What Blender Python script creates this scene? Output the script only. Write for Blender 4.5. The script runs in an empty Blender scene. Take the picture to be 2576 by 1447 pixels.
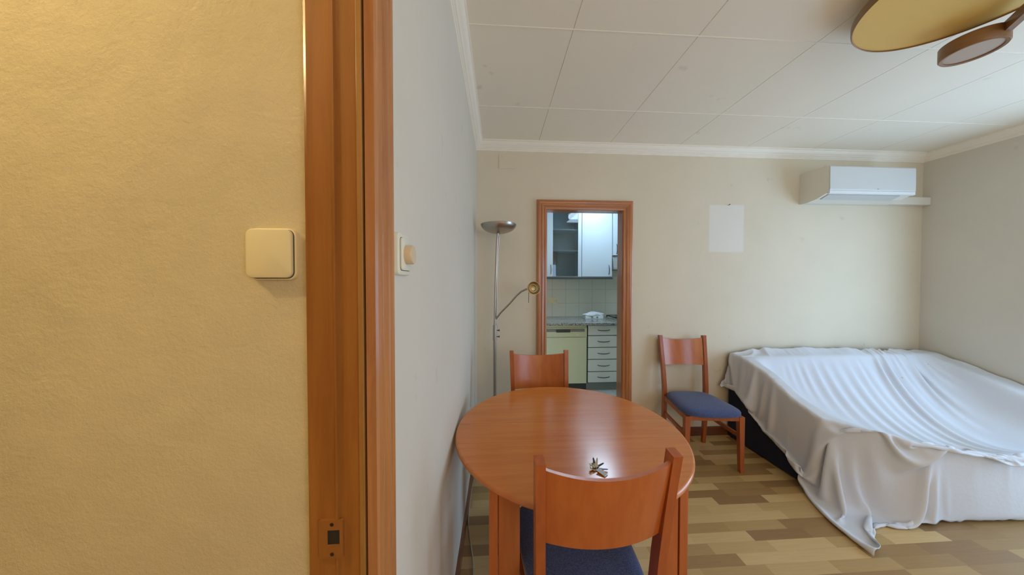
import bpy, bmesh, math, random
import numpy as np
from mathutils import Vector, Matrix
random.seed(7)
PI = math.pi
sc = bpy.context.scene
COL = sc.collection

# ------------------------------------------------------------------ camera
cam_d = bpy.data.cameras.new('camera'); cam = bpy.data.objects.new('camera', cam_d); COL.objects.link(cam)
cam_d.sensor_width = 36.0; cam_d.lens = 723.2/2576*36.0; cam_d.clip_start = 0.02
YAW, PIT, ROL = -.0588, -.0185, .0008
fw = Vector((-math.sin(YAW)*math.cos(PIT), math.cos(YAW)*math.cos(PIT), math.sin(PIT)))
rt = Vector((math.cos(YAW), math.sin(YAW), 0)); up = rt.cross(fw)
rt, up = rt*math.cos(ROL)+up*math.sin(ROL), up*math.cos(ROL)-rt*math.sin(ROL)
CH = 1.42
cam.matrix_world = Matrix(((rt.x, up.x, -fw.x, 0), (rt.y, up.y, -fw.y, 0), (rt.z, up.z, -fw.z, CH), (0, 0, 0, 1)))
sc.camera = cam

# ------------------------------------------------------------------ light and exposure
sc.view_settings.view_transform = 'Standard'; sc.view_settings.look = 'None'
sc.view_settings.gamma = 1.0; sc.view_settings.use_curve_mapping = False
sc.view_settings.exposure = -0.12
world = bpy.data.worlds.new('sky'); sc.world = world; world.use_nodes = True
bg = world.node_tree.nodes['Background']; bg.inputs[0].default_value = (0.46, 0.70, 1.0, 1); bg.inputs[1].default_value = 7.0

def area(name, loc, rot, sx, sy, power, color, portal=False, spread=PI):
    l = bpy.data.lights.new(name, 'AREA'); l.shape = 'RECTANGLE'; l.size = sx; l.size_y = sy
    l.energy = power; l.color = color; l.spread = spread
    if portal: l.cycles.is_portal = True
    o = bpy.data.objects.new(name, l); COL.objects.link(o); o.location = loc; o.rotation_euler = rot
    return o
XR = 4.10; YB = 2.54; YR = -2.3; HC = CH+1.223
WY0, WY1, WZ0, WZ1 = 0.05, 1.80, 0.10, 2.2       # balcony window in the right wall
area('window_portal', (XR+.16, (WY0+WY1)/2, (WZ0+WZ1)/2), (0, PI/2, 0), WZ1-WZ0, WY1-WY0, 1, (1, 1, 1), True)
VX0, VX1, VZ0, VZ1 = 2.0, 3.2, 0.9, 2.1           # added opening in the rear wall, lets in fill daylight
area('rear_fill_portal', ((VX0+VX1)/2, YR-.16, (VZ0+VZ1)/2), (PI/2, 0, 0), VX1-VX0, VZ1-VZ0, 1, (1, 1, 1), True)
def bulb(name, loc, power, color, r=.04):
    l = bpy.data.lights.new(name, 'POINT'); l.energy = power; l.color = color; l.shadow_soft_size = r
    o = bpy.data.objects.new(name, l); COL.objects.link(o); o.location = loc; return o
bulb('hall_bulb_light', (-1.22, 0.04, 2.44), 30, (1.0, .75, .38), .03)
bulb('rear_fill_light', (1.1, -1.5, 1.75), 38, (1.0, .68, .38), .5)  # added warm fill behind the camera, no fixture belongs to it

# ------------------------------------------------------------------ materials
def srgb(r, g, b):
    f = lambda c: (c/255/12.92) if c/255 <= .04045 else ((c/255+.055)/1.055)**2.4
    return (f(r), f(g), f(b), 1)
MATS = {}
class NT:
    def __init__(s, name):
        s.m = bpy.data.materials.new(name); s.m.use_nodes = True; s.t = s.m.node_tree
        s.b = s.t.nodes['Principled BSDF']; MATS[name] = s.m
    def n(s, typ, **kw):
        x = s.t.nodes.new(typ)
        for k, v in kw.items():
            if k.startswith('i_'):
                key = k[2:]; key = int(key) if key.isdigit() else key.replace('_', ' ')
                x.inputs[key].default_value = v
            else: setattr(x, k, v)
        return x
    def l(s, a, b): s.t.links.new(a, b)
    def coords(s, scale=(1, 1, 1), rot=(0, 0, 0)):
        tc = s.n('ShaderNodeTexCoord'); mp = s.n('ShaderNodeMapping'); mp.inputs['Scale'].default_value = scale
        mp.inputs['Rotation'].default_value = rot
        s.l(tc.outputs['Object'], mp.inputs[0]); return mp.outputs[0]
    def bump(s, h, strength=.2, dist=.01):
        b = s.n('ShaderNodeBump'); b.inputs['Strength'].default_value = strength; b.inputs['Distance'].default_value = dist
        s.l(h, b.inputs['Height']); s.l(b.outputs[0], s.b.inputs['Normal']); return b
def plain(name, col, rough=.5, metal=0, coat=0, noise=0, spec=.5):
    k = NT(name); k.b.inputs['Base Color'].default_value = col; k.b.inputs['Roughness'].default_value = rough
    k.b.inputs['Metallic'].default_value = metal; k.b.inputs['Coat Weight'].default_value = coat
    k.b.inputs['Specular IOR Level'].default_value = spec
    nz = k.n('ShaderNodeTexNoise', i_Scale=18.0, i_Detail=3.0); k.l(k.coords(), nz.inputs['Vector'])
    mx = k.n('ShaderNodeMix', data_type='RGBA', blend_type='MULTIPLY'); mx.inputs[0].default_value = 1
    rp = k.n('ShaderNodeMapRange'); rp.inputs['To Min'].default_value = 1-max(noise, .03); rp.inputs['To Max'].default_value = 1.0
    k.l(nz.outputs[0], rp.inputs[0]); mx.inputs[6].default_value = col; k.l(rp.outputs[0], mx.inputs[7]); k.l(mx.outputs[2], k.b.inputs['Base Color'])
    return k.m
def plaster(name, col, bumpk=.15, blot=.06, scale=1.0, patch=None, mottled=None):
    k = NT(name); co = k.coords()
    n1 = k.n('ShaderNodeTexNoise', i_Scale=2.2*scale, i_Detail=5.0, i_Roughness=.6); k.l(co, n1.inputs['Vector'])
    rp = k.n('ShaderNodeMapRange'); rp.inputs['From Min'].default_value = .3; rp.inputs['From Max'].default_value = .7
    rp.inputs['To Min'].default_value = 1-blot; rp.inputs['To Max'].default_value = 1.0; k.l(n1.outputs[0], rp.inputs[0])
    mx = k.n('ShaderNodeMix', data_type='RGBA', blend_type='MULTIPLY'); mx.inputs[0].default_value = 1
    mx.inputs[6].default_value = col; k.l(rp.outputs[0], mx.inputs[7]); outc = mx.outputs[2]
    # small scuffs
    n3 = k.n('ShaderNodeTexNoise', i_Scale=9.0*scale, i_Detail=2.0); k.l(co, n3.inputs['Vector'])
    r3 = k.n('ShaderNodeMapRange'); r3.inputs['From Min'].default_value = .70; r3.inputs['From Max'].default_value = .80
    r3.inputs['To Min'].default_value = 0; r3.inputs['To Max'].default_value = .35; k.l(n3.outputs[0], r3.inputs[0])
    m3 = k.n('ShaderNodeMix', data_type='RGBA'); k.l(r3.outputs[0], m3.inputs[0]); k.l(outc, m3.inputs[6])
    m3.inputs[7].default_value = (col[0]*.6, col[1]*.57, col[2]*.5, 1); outc = m3.outputs[2]
    if patch:   # paler rectangle where a picture used to hang: (x0,x1,z0,z1)
        sx = k.n('ShaderNodeSeparateXYZ'); k.l(k.coords(), sx.inputs[0])
        def rng(o, a, b):
            e = .006
            p = k.n('ShaderNodeMapRange'); p.inputs['From Min'].default_value = a-e; p.inputs['From Max'].default_value = a+e; k.l(o, p.inputs[0])
            q = k.n('ShaderNodeMapRange'); q.inputs['From Min'].default_value = b+e; q.inputs['From Max'].default_value = b-e; k.l(o, q.inputs[0])
            m = k.n('ShaderNodeMath', operation='MULTIPLY'); k.l(p.outputs[0], m.inputs[0]); k.l(q.outputs[0], m.inputs[1]); return m.outputs[0]
        a = rng(sx.outputs[0], patch[0], patch[1]); b = rng(sx.outputs[2], patch[2], patch[3])
        m = k.n('ShaderNodeMath', operation='MULTIPLY'); k.l(a, m.inputs[0]); k.l(b, m.inputs[1])
        m2 = k.n('ShaderNodeMath', operation='MULTIPLY'); k.l(m.outputs[0], m2.inputs[0]); m2.inputs[1].default_value = .38
        m4 = k.n('ShaderNodeMix', data_type='RGBA'); k.l(m2.outputs[0], m4.inputs[0]); k.l(outc, m4.inputs[6]); m4.inputs[7].default_value = (.86, .87, .90, 1)
        outc = m4.outputs[2]
    k.l(outc, k.b.inputs['Base Color']); k.b.inputs['Roughness'].default_value = .75
    n2 = k.n('ShaderNodeTexNoise', i_Scale=70*scale, i_Detail=6.0, i_Roughness=.7); k.l(co, n2.inputs['Vector'])
    ad = k.n('ShaderNodeMath', operation='ADD'); k.l(n2.outputs[0], ad.inputs[0]); m5 = k.n('ShaderNodeMath', operation='MULTIPLY'); m5.inputs[1].default_value = 1.5
    k.l(n3.outputs[0], m5.inputs[0]); k.l(m5.outputs[0], ad.inputs[1]); k.bump(ad.outputs[0], bumpk, .004)
    return k.m
def wood(name, c1, c2, rough=.35, coat=.3, scale=(1, 1, 1), dist=1.0, grain=.3):
    k = NT(name); co = k.coords(scale)
    w = k.n('ShaderNodeTexNoise', i_Scale=3.0, i_Detail=5.0, i_Roughness=.6, i_Distortion=dist*.5); k.l(co, w.inputs['Vector'])
    cr = k.n('ShaderNodeValToRGB'); cr.color_ramp.elements[0].position = .3; cr.color_ramp.elements[1].position = .72
    cr.color_ramp.elements[0].color = c2; cr.color_ramp.elements[1].color = c1; k.l(w.outputs[0], cr.inputs[0])
    k.l(cr.outputs[0], k.b.inputs['Base Color']); k.b.inputs['Roughness'].default_value = rough
    k.b.inputs['Coat Weight'].default_value = coat; k.b.inputs['Coat Roughness'].default_value = .15
    k.bump(w.outputs[0], grain*.3, .001); return k.m

M_wall = plaster('cream_paint', (.76, .675, .515, 1), .12, .05, patch=(1.965, 2.298, 1.70, 2.133))
M_wall2 = plaster('cream_paint_side', (.71, .66, .56, 1), .08, .05)
M_hall = plaster('warm_lit_rough_plaster', (.72, .64, .40, 1), .55, .12, 1.6)  # yellow of the warm bulb light is put into the wall colour
M_ceil = plaster('ceiling_board', (.93, .85, .71, 1), .05, .03)
M_crown = plain('crown_plaster', (.93, .86, .73, 1), .55)
M_jamb = wood('varnished_pine_jamb', srgb(168, 112, 52), srgb(144, 90, 38), .32, .5, (14, 14, .8))
M_casing = wood('varnished_casing', srgb(196, 138, 84), srgb(158, 102, 58), .25, .6, (16, 16, .8))
M_kcasing = wood('kitchen_casing_wood', srgb(196, 128, 78), srgb(164, 100, 58), .3, .5, (12, 12, 1.0))
M_kcasing_h = wood('kitchen_casing_wood_head', srgb(196, 128, 78), srgb(164, 100, 58), .3, .5, (1.0, 12, 12))
M_table = wood('cherry_table_veneer', srgb(214, 130, 58), srgb(200, 114, 48), .20, .30, (1.2, 14, 14), .3, .12)
M_cherry = wood('cherry_chair_wood', srgb(184, 98, 46), srgb(156, 76, 34), .30, .3, (12, 12, 1.6), .6, .15)
M_panel = wood('cherry_back_panel', srgb(198, 112, 52), srgb(180, 94, 40), .30, .3, (10, 10, 1.4), .6, .12)
M_legw = wood('cherry_leg_panel', srgb(200, 118, 62), srgb(180, 98, 48), .35, .2, (10, 10, 1.2), .5, .15)
M_base = wood('brown_baseboard_wood', srgb(128, 80, 52), srgb(100, 60, 38), .4, .2, (2, 2, 14))
M_metal = plain('satin_nickel', (.46, .42, .37, 1), .33, 1.0)
M_brass = plain('aged_brass', (.42, .33, .17, 1), .35, 1.0)
M_steel = plain('polished_steel', (.72, .68, .60, 1), .18, 1.0)
M_darkm = plain('dark_gunmetal', (.10, .09, .11, 1), .3, .9)
M_black = plain('black_plastic', (.02, .02, .022, 1), .45)
M_white = plain('white_enamel', (.82, .83, .82, 1), .35)
M_acfront = plain('ac_front_plastic', (.66, .665, .64, 1), .45)
M_acside = plain('ac_ivory_plastic', (.80, .77, .68, 1), .45)
M_aclouver = plain('ac_louver_grey', (.60, .60, .58, 1), .5)
M_cream = plain('cream_plastic', (.84, .76, .46, 1), .35)
M_cream2 = plain('cream_plastic_pale', (.80, .78, .64, 1), .35)
M_knob = plain('beige_knob_plastic', (.72, .56, .36, 1), .4)
M_cab = plain('white_laminate', (.60, .68, .74, 1), .35)
M_drawer = plain('cream_laminate', (.88, .88, .78, 1), .4)
M_dish = plain('yellowed_appliance_enamel', (.76, .78, .52, 1), .4)
M_grey = plain('grey_laminate', (.30, .31, .29, 1), .5)
M_dgrey = plain('dark_gap_grey', (.06, .07, .065, 1), .6)
M_navy = plain('navy_upholstery', (.030, .036, .058, 1), .9, noise=.25, spec=.2)
M_shade_rim = wood('lamp_wood_rim', srgb(150, 112, 66), srgb(128, 92, 52), .45, .1, (3, 3, 20))
M_amber = plain('amber_bounce_disc', srgb(238, 198, 108), .35)  # amber stands in for warm light bounced off the wood floor
M_pinkd = plain('frosted_disc', srgb(190, 168, 150), .5)
M_paper = plain('white_paper', (.86, .88, .90, 1), .8)

def mk_floor():
    k = NT('laminate_strip_floor'); tc = k.n('ShaderNodeTexCoord'); s = k.n('ShaderNodeSeparateXYZ'); k.l(tc.outputs['Object'], s.inputs[0])
    def M(op, a, b=None):
        m = k.n('ShaderNodeMath', operation=op)
        for i, v in enumerate((a, b)):
            if v is None: continue
            if isinstance(v, (int, float)): m.inputs[i].default_value = v
            else: k.l(v, m.inputs[i])
        return m.outputs[0]
    RW, RL = .064, .34
    row = M('FLOOR', M('DIVIDE', s.outputs[1], RW))
    wn = k.n('ShaderNodeTexWhiteNoise', noise_dimensions='1D'); k.l(row, wn.inputs['W'])
    xo = M('ADD', M('DIVIDE', s.outputs[0], RL), M('MULTIPLY', wn.outputs[0], 7.3))
    colm = M('FLOOR', xo)
    cb = k.n('ShaderNodeCombineXYZ'); k.l(row, cb.inputs[0]); k.l(colm, cb.inputs[1])
    w2 = k.n('ShaderNodeTexWhiteNoise', noise_dimensions='2D'); k.l(cb.outputs[0], w2.inputs['Vector'])
    cr = k.n('ShaderNodeValToRGB'); e = cr.color_ramp.elements
    e[0].position = 0; e[0].color = srgb(152, 118, 76); e[1].position = 1; e[1].color = srgb(216, 184, 128)
    for p, c in ((.25, srgb(168, 134, 84)), (.45, srgb(192, 160, 104)), (.7, srgb(206, 174, 118))):
        x = e.new(p); x.color = c
    k.l(w2.outputs[0], cr.inputs[0])
    mp = k.n('ShaderNodeMapping'); mp.inputs['Scale'].default_value = (3, 60, 1); k.l(tc.outputs['Object'], mp.inputs[0])
    nz = k.n('ShaderNodeTexNoise', i_Scale=2.0, i_Detail=6.0, i_Roughness=.6); k.l(mp.outputs[0], nz.inputs['Vector'])
    mr = k.n('ShaderNodeMapRange'); mr.inputs['To Min'].default_value = .82; mr.inputs['To Max'].default_value = 1.12; k.l(nz.outputs[0], mr.inputs[0])
    # seams
    fy = M('FRACT', M('DIVIDE', s.outputs[1], RW)); fx = M('FRACT', xo)
    seam = M('MINIMUM', M('MINIMUM', fy, M('SUBTRACT', 1.0, fy)), M('MULTIPLY', M('MINIMUM', fx, M('SUBTRACT', 1.0, fx)), RL/RW))
    sm = k.n('ShaderNodeMapRange'); sm.inputs['From Max'].default_value = .02; sm.inputs['To Min'].default_value = .82; k.l(seam, sm.inputs[0])
    a = M('MULTIPLY', mr.outputs[0], sm.outputs[0])
    mx = k.n('ShaderNodeMix', data_type='RGBA', blend_type='MULTIPLY'); mx.inputs[0].default_value = 1
    k.l(cr.outputs[0], mx.inputs[6]); k.l(a, mx.inputs[7]); k.l(mx.outputs[2], k.b.inputs['Base Color'])
    k.b.inputs['Roughness'].default_value = .38; k.b.inputs['Coat Weight'].default_value = .15
    return k.m
M_floor = mk_floor()
def mk_tiles(name, size, x0, z0, col, axes=(0, 2), grout=.0022, gcol=(.5, .5, .44, 1), rough=.2):
    k = NT(name); tc = k.n('ShaderNodeTexCoord'); s = k.n('ShaderNodeSeparateXYZ'); k.l(tc.outputs['Object'], s.inputs[0])
    def M(op, a, b=None):
        m = k.n('ShaderNodeMath', operation=op)
        for i, v in enumerate((a, b)):
            if v is None: continue
            if isinstance(v, (int, float)): m.inputs[i].default_value = v
            else: k.l(v, m.inputs[i])
        return m.outputs[0]
    def d(o, c0):
        f = M('FRACT', M('DIVIDE', M('SUBTRACT', o, c0), size)); return M('MINIMUM', f, M('SUBTRACT', 1.0, f))
    g = M('MINIMUM', d(s.outputs[axes[0]], x0), d(s.outputs[axes[1]], z0))
    mr = k.n('ShaderNodeMapRange'); mr.inputs['From Min'].default_value = grout/size*.6; mr.inputs['From Max'].default_value = grout/size*1.4; k.l(g, mr.inputs[0])
    mx = k.n('ShaderNodeMix', data_type='RGBA'); k.l(mr.outputs[0], mx.inputs[0]); mx.inputs[6].default_value = gcol; mx.inputs[7].default_value = col
    k.l(mx.outputs[2], k.b.inputs['Base Color']); k.b.inputs['Roughness'].default_value = rough; k.bump(mr.outputs[0], .3, .002)
    return k.m
M_ktile = mk_tiles('cream_wall_tile', .205, .864, .90, (.76, .76, .66, 1))
M_kfloor = mk_tiles('pale_floor_tile', .33, 1.2, 2.7, (.62, .64, .60, 1), (0, 1), .003)
def mk_granite():
    k = NT('speckled_granite'); v = k.n('ShaderNodeTexVoronoi', i_Scale=170.0); k.l(k.coords(), v.inputs['Vector'])
    cr = k.n('ShaderNodeValToRGB'); e = cr.color_ramp.elements; cr.color_ramp.interpolation = 'CONSTANT'
    e[0].color = (.04, .045, .05, 1); e[1].position = .3; e[1].color = (.30, .31, .30, 1); x = e.new(.62); x.color = (.50, .50, .46, 1)
    s = k.n('ShaderNodeSeparateColor'); k.l(v.outputs['Color'], s.inputs[0]); k.l(s.outputs[0], cr.inputs[0]); k.l(cr.outputs[0], k.b.inputs['Base Color'])
    k.b.inputs['Roughness'].default_value = .12; return k.m
M_granite = mk_granite()
def mk_fabric(name, col, col2, scale=260):
    k = NT(name); w = k.n('ShaderNodeTexNoise', i_Scale=float(scale), i_Detail=3.0); k.l(k.coords(), w.inputs['Vector'])
    cr = k.n('ShaderNodeValToRGB'); cr.color_ramp.elements[0].position = .35; cr.color_ramp.elements[1].position = .65
    cr.color_ramp.elements[0].color = col2; cr.color_ramp.elements[1].color = col; k.l(w.outputs[0], cr.inputs[0]); k.l(cr.outputs[0], k.b.inputs['Base Color'])
    k.b.inputs['Roughness'].default_value = .9; k.b.inputs['Sheen Weight'].default_value = .25; k.b.inputs['Specular IOR Level'].default_value = .2
    k.bump(w.outputs[0], .35, .002); return k.m
M_seat = mk_fabric('blue_seat_fabric', srgb(84, 98, 142), srgb(56, 68, 106))
def mk_sheet():
    k = NT('white_cotton_sheet'); co = k.coords()
    n = k.n('ShaderNodeTexNoise', i_Scale=5.0, i_Detail=5.0); k.l(co, n.inputs['Vector'])
    cr = k.n('ShaderNodeValToRGB'); cr.color_ramp.elements[0].color = (.66, .68, .72, 1); cr.color_ramp.elements[1].color = (.74, .76, .81, 1); k.l(n.outputs[0], cr.inputs[0])
    # scattered small spots
    v = k.n('ShaderNodeTexVoronoi', i_Scale=6.0); k.l(co, v.inputs['Vector'])
    mr = k.n('ShaderNodeMapRange'); mr.inputs['From Min'].default_value = .03; mr.inputs['From Max'].default_value = .05; mr.inputs['To Min'].default_value = .6; mr.inputs['To Max'].default_value = 0; k.l(v.outputs['Distance'], mr.inputs[0])
    mx = k.n('ShaderNodeMix', data_type='RGBA'); k.l(mr.outputs[0], mx.inputs[0]); k.l(cr.outputs[0], mx.inputs[6]); mx.inputs[7].default_value = (.5, .46, .38, 1)
    k.l(mx.outputs[2], k.b.inputs['Base Color']); k.b.inputs['Roughness'].default_value = .85; k.b.inputs['Specular IOR Level'].default_value = .2
    n2 = k.n('ShaderNodeTexNoise', i_Scale=45.0, i_Detail=4.0); k.l(co, n2.inputs['Vector']); k.bump(n2.outputs[0], .25, .004)
    return k.m
M_sheet = mk_sheet()
def mk_glass(name, col, rough=.03):
    k = NT(name); k.b.inputs['Base Color'].default_value = col; k.b.inputs['Roughness'].default_value = rough
    k.b.inputs['Transmission Weight'].default_value = 1.0; k.b.inputs['IOR'].default_value = 1.45; return k.m
M_glass = mk_glass('cabinet_glass', (.55, .62, .62, 1))
def mk_emit(name, col, st):
    k = NT(name); k.b.inputs['Base Color'].default_value = (.8, .8, .8, 1); k.b.inputs['Emission Color'].default_value = col; k.b.inputs['Emission Strength'].default_value = st; return k.m
M_klamp = mk_emit('kitchen_lamp_diffuser', (.62, .82, 1, 1), 15.0)
M_hlamp = mk_emit('hall_bulb_glass', (1, .75, .35, 1), 6.0)

# ------------------------------------------------------------------ mesh helpers
def new_bm(): return bmesh.new()
def add_box(bm, x0, x1, y0, y1, z0, z1, bev=0, seg=2):
    r = bmesh.ops.create_cube(bm, size=1); vs = r['verts']
    bmesh.ops.scale(bm, vec=(x1-x0, y1-y0, z1-z0), verts=vs); bmesh.ops.translate(bm, vec=((x0+x1)/2, (y0+y1)/2, (z0+z1)/2), verts=vs)
    if bev:
        es = list({e for v in vs for e in v.link_edges})
        bmesh.ops.bevel(bm, geom=es, offset=bev, segments=seg, profile=.7, affect='EDGES')
    return bm
def box(*a, **k): return add_box(new_bm(), *a, **k)
def add_tube(bm, pts, r, n=12, cap=True, closed=False):
    pts = [Vector(p) for p in pts]; rs = r if isinstance(r, (list, tuple)) else [r]*len(pts); rings = []; N = len(pts); prev = None
    for i, p in enumerate(pts):
        a = pts[(i-1) % N] if (i > 0 or closed) else p; b = pts[(i+1) % N] if (i < N-1 or closed) else p
        t = (b-a).normalized()
        if prev is None:
            u = t.orthogonal().normalized()
        else:
            u = (prev-t*prev.dot(t)).normalized()
        prev = u; v = t.cross(u)
        rings.append([bm.verts.new(p+(u*math.cos(2*PI*j/n)+v*math.sin(2*PI*j/n))*rs[i]) for j in range(n)])
    for i in range(N-1 if not closed else N):
        A, B = rings[i], rings[(i+1) % N]
        for j in range(n): bm.faces.new((A[j], A[(j+1) % n], B[(j+1) % n], B[j]))
    if cap and not closed:
        bm.faces.new(rings[0][::-1]); bm.faces.new(rings[-1])
    return bm
def add_lathe(bm, prof, n=48, cx=0, cy=0, M=None):
    rings = []
    for r, z in prof:
        if r < 1e-6: rings.append([bm.verts.new((cx, cy, z))])
        else: rings.append([bm.verts.new((cx+r*math.cos(2*PI*j/n), cy+r*math.sin(2*PI*j/n), z)) for j in range(n)])
    for A, B in zip(rings, rings[1:]):
        for j in range(n):
            k = (j+1) % n
            if len(A) == 1 and len(B) > 1: bm.faces.new((A[0], B[j], B[k]))
            elif len(B) == 1 and len(A) > 1: bm.faces.new((A[j], A[k], B[0]))
            elif len(A) > 1: bm.faces.new((A[j], A[k], B[k], B[j]))
    if M is not None: bmesh.ops.transform(bm, matrix=M, verts=[v for R in rings for v in R])
    return bm
def add_prism(bm, poly, axis, a, b):
    """extrude a closed polygon along an axis: poly in the other two coordinates"""
    def P(p, t):
        if axis == 'x': return (t, p[0], p[1])
        if axis == 'y': return (p[0], t, p[1])
        return (p[0], p[1], t)
    A = [bm.verts.new(P(p, a)) for p in poly]; B = [bm.verts.new(P(p, b)) for p in poly]; n = len(poly)
    for i in range(n): bm.faces.new((A[i], A[(i+1) % n], B[(i+1) % n], B[i]))
    bm.faces.new(A[::-1]); bm.faces.new(B); return bm
def sweep(bm, prof, path, up3=Vector((0, 0, 1))):
    """prof: (offset to the side, offset up); path: 3D points with mitred joins"""
    path = [Vector(p) for p in path]; rings = []
    for i, p in enumerate(path):
        d1 = (path[i]-path[i-1]).normalized() if i > 0 else None; d2 = (path[i+1]-path[i]).normalized() if i < len(path)-1 else None
        if d1 is None: d1 = d2
        if d2 is None: d2 = d1
        s1 = d1.cross(up3).normalized(); s2 = d2.cross(up3).normalized(); s = (s1+s2); s = s/(s.dot(s1)) if s.length > 1e-6 else s1
        rings.append([bm.verts.new(p+s*a+up3*b) for a, b in prof])
    n = len(prof)
    for A, B in zip(rings, rings[1:]):
        for j in range(n): bm.faces.new((A[j], A[(j+1) % n], B[(j+1) % n], B[j]))
    bm.faces.new(rings[0][::-1]); bm.faces.new(rings[-1]); return bm
def obj(name, bm, mat, parent=None, smooth=False, mats=None, loc=None):
    bmesh.ops.recalc_face_normals(bm, faces=bm.faces)
    me = bpy.data.meshes.new(name); bm.to_mesh(me); bm.free()
    for m in (mats or [mat]): me.materials.append(m)
    if smooth:
        me.polygons.foreach_set('use_smooth', [True]*len(me.polygons))
        try: me.set_sharp_from_angle(angle=math.radians(40))
        except Exception: pass
    o = bpy.data.objects.new(name, me); COL.objects.link(o)
    if parent is not None: o.parent = parent
    if loc is not None: o.location = loc
    return o
def tag(o, label=None, cat=None, group=None, kind=None):
    if label: o['label'] = label
    if cat: o['category'] = cat
    if group: o['group'] = group
    if kind: o['kind'] = kind
    return o
def thing(name, label, cat, loc=(0, 0, 0), rz=0, group=None):
    o = bpy.data.objects.new(name, None); o.empty_display_size = .1; COL.objects.link(o); o.location = loc; o.rotation_euler = (0, 0, rz)
    return tag(o, label, cat, group)
def struct(name, bm, mat, **k):
    o = obj(name, bm, mat, **k); o['kind'] = 'structure'; return o
def copy_tree(o, parent=None):
    c = o.copy(); COL.objects.link(c)
    if parent is not None: c.parent = parent
    for ch in list(o.children): copy_tree(ch, c)
    return c

# ------------------------------------------------------------------ the room
def XL(y): return -.162-.0172*(2.54-y)
bm = box(-.21, XR+.3, YR-.1, YB+.1, -.05, 0); struct('floor', bm, M_floor)
# ceiling of square boards with recessed joints
bm = new_bm(); xs = [-.2514+.63*i for i in range(9)]; ys = [1.3936+.63*j for j in range(-7, 4)]; g = .0022; dp = .004
for i in range(len(xs)-1):
    for j in range(len(ys)-1):
        x0, x1, y0, y1 = max(xs[i]+g, -.30), xs[i+1]-g, ys[j]+g, ys[j+1]-g
        a = [bm.verts.new(p) for p in ((x0, y0, HC), (x1, y0, HC), (x1, y1, HC), (x0, y1, HC))]
        b = [bm.verts.new(p) for p in ((x0-g, y0-g, HC+dp), (x1+g, y0-g, HC+dp), (x1+g, y1+g, HC+dp), (x0-g, y1+g, HC+dp))]
        bm.faces.new(a)
        for q in range(4): bm.faces.new((a[q], a[(q+1) % 4], b[(q+1) % 4], b[q]))
add_box(bm, -.30, XR+.3, YR-.2, YB+.1, HC+dp, HC+.1)
for f in bm.faces: f.material_index = 0
for j in range(len(ys)):
    n0 = len(bm.faces); add_box(bm, -.25, XR, ys[j]-.003, ys[j]+.003, HC-.0022, HC+.003, .0012, 1); bm.faces.ensure_lookup_table()  # pale raised beads stand in for the lit edges of cross joints
    for f in bm.faces[n0:]: f.material_index = 1
struct('ceiling', bm, M_ceil, mats=[M_ceil, M_crown])
# left wall (slightly out of square), from the hall doorway to the far corner, and behind the doorway
YJ = .47
def wall_prism(poly, z0, z1): return add_prism(new_bm(), poly, 'z', z0, z1)
struct('wall_left', wall_prism([(XL(YJ+.02), YJ+.02), (XL(YB+.08), YB+.08), (XL(YB+.08)-.10, YB+.08), (-.29, YJ+.02)], 0, HC), M_wall2)
bm = wall_prism([(-.20, -.45), (-.20, YR), (-.29, YR), (-.29, -.45)], 0, HC)
add_box(bm, -.29, -.20, -.45, YJ+.02, 2.14, HC); struct('wall_hall_partition', bm, M_wall2)
# back wall with the kitchen doorway
DX0, DX1, DZ = .448, 1.156, 2.068
bm = new_bm()
add_box(bm, XL(YB), DX0, YB, YB+.08, 0, HC); add_box(bm, DX1, XR, YB, YB+.08, 0, HC); add_box(bm, DX0, DX1, YB, YB+.08, DZ, HC)
struct('wall_back', bm, M_wall)
# right wall with balcony window opening
bm = new_bm()
add_box(bm, XR, XR+.15, WY1, YB+.08, 0, HC); add_box(bm, XR, XR+.15, YR, WY0, 0, HC)
add_box(bm, XR, XR+.15, WY0, WY1, 0, WZ0); add_box(bm, XR, XR+.15, WY0, WY1, WZ1, HC); struct('wall_right', bm, M_wall2)
bm = new_bm()
add_box(bm, -.29, VX0, YR-.15, YR, 0, HC); add_box(bm, VX1, XR+.15, YR-.15, YR, 0, HC)
add_box(bm, VX0, VX1, YR-.15, YR, 0, VZ0); add_box(bm, VX0, VX1, YR-.15, YR, VZ1, HC); struct('wall_rear', bm, M_wall2)
def win(name, axis, c, a0, a1, z0, z1):
    bm = new_bm(); t = .05
    def B(u0, u1, w0, w1):
        if axis == 'x': add_box(bm, c+.03, c+.08, u0, u1, w0, w1, .004, 1)
        else: add_box(bm, u0, u1, c-.08, c-.03, w0, w1, .004, 1)
    B(a0, a0+t, z0, z1); B(a1-t, a1, z0, z1); B(a0+t, a1-t, z0, z0+t); B(a0+t, a1-t, z1-t, z1); m = (a0+a1)/2; B(m-.035, m+.035, z0+t, z1-t)
    struct(name, bm, M_white)
win('window_1', 'x', XR, WY0, WY1, WZ0, WZ1); win('rear_fill_window', 'y', YR, VX0, VX1, VZ0, VZ1)  # the rear one frames the added fill opening

# crown moulding, stepped cove, swept round the three visible walls
cp = [(0, 0), (.058, 0), (.058, -.010), (.050, -.013), (.046, -.022), (.038, -.034), (.026, -.044), (.020, -.052), (.014, -.054), (.013, -.062), (.006, -.066), (.005, -.074), (0, -.076)]
bm = new_bm(); sweep(bm, [(a, b) for a, b in cp], [(XL(YR+.05), YR+.02, HC), (XL(YB), YB, HC), (XR, YB, HC), (XR, YR, HC)])
struct('trim_1', bm, M_crown)
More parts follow.
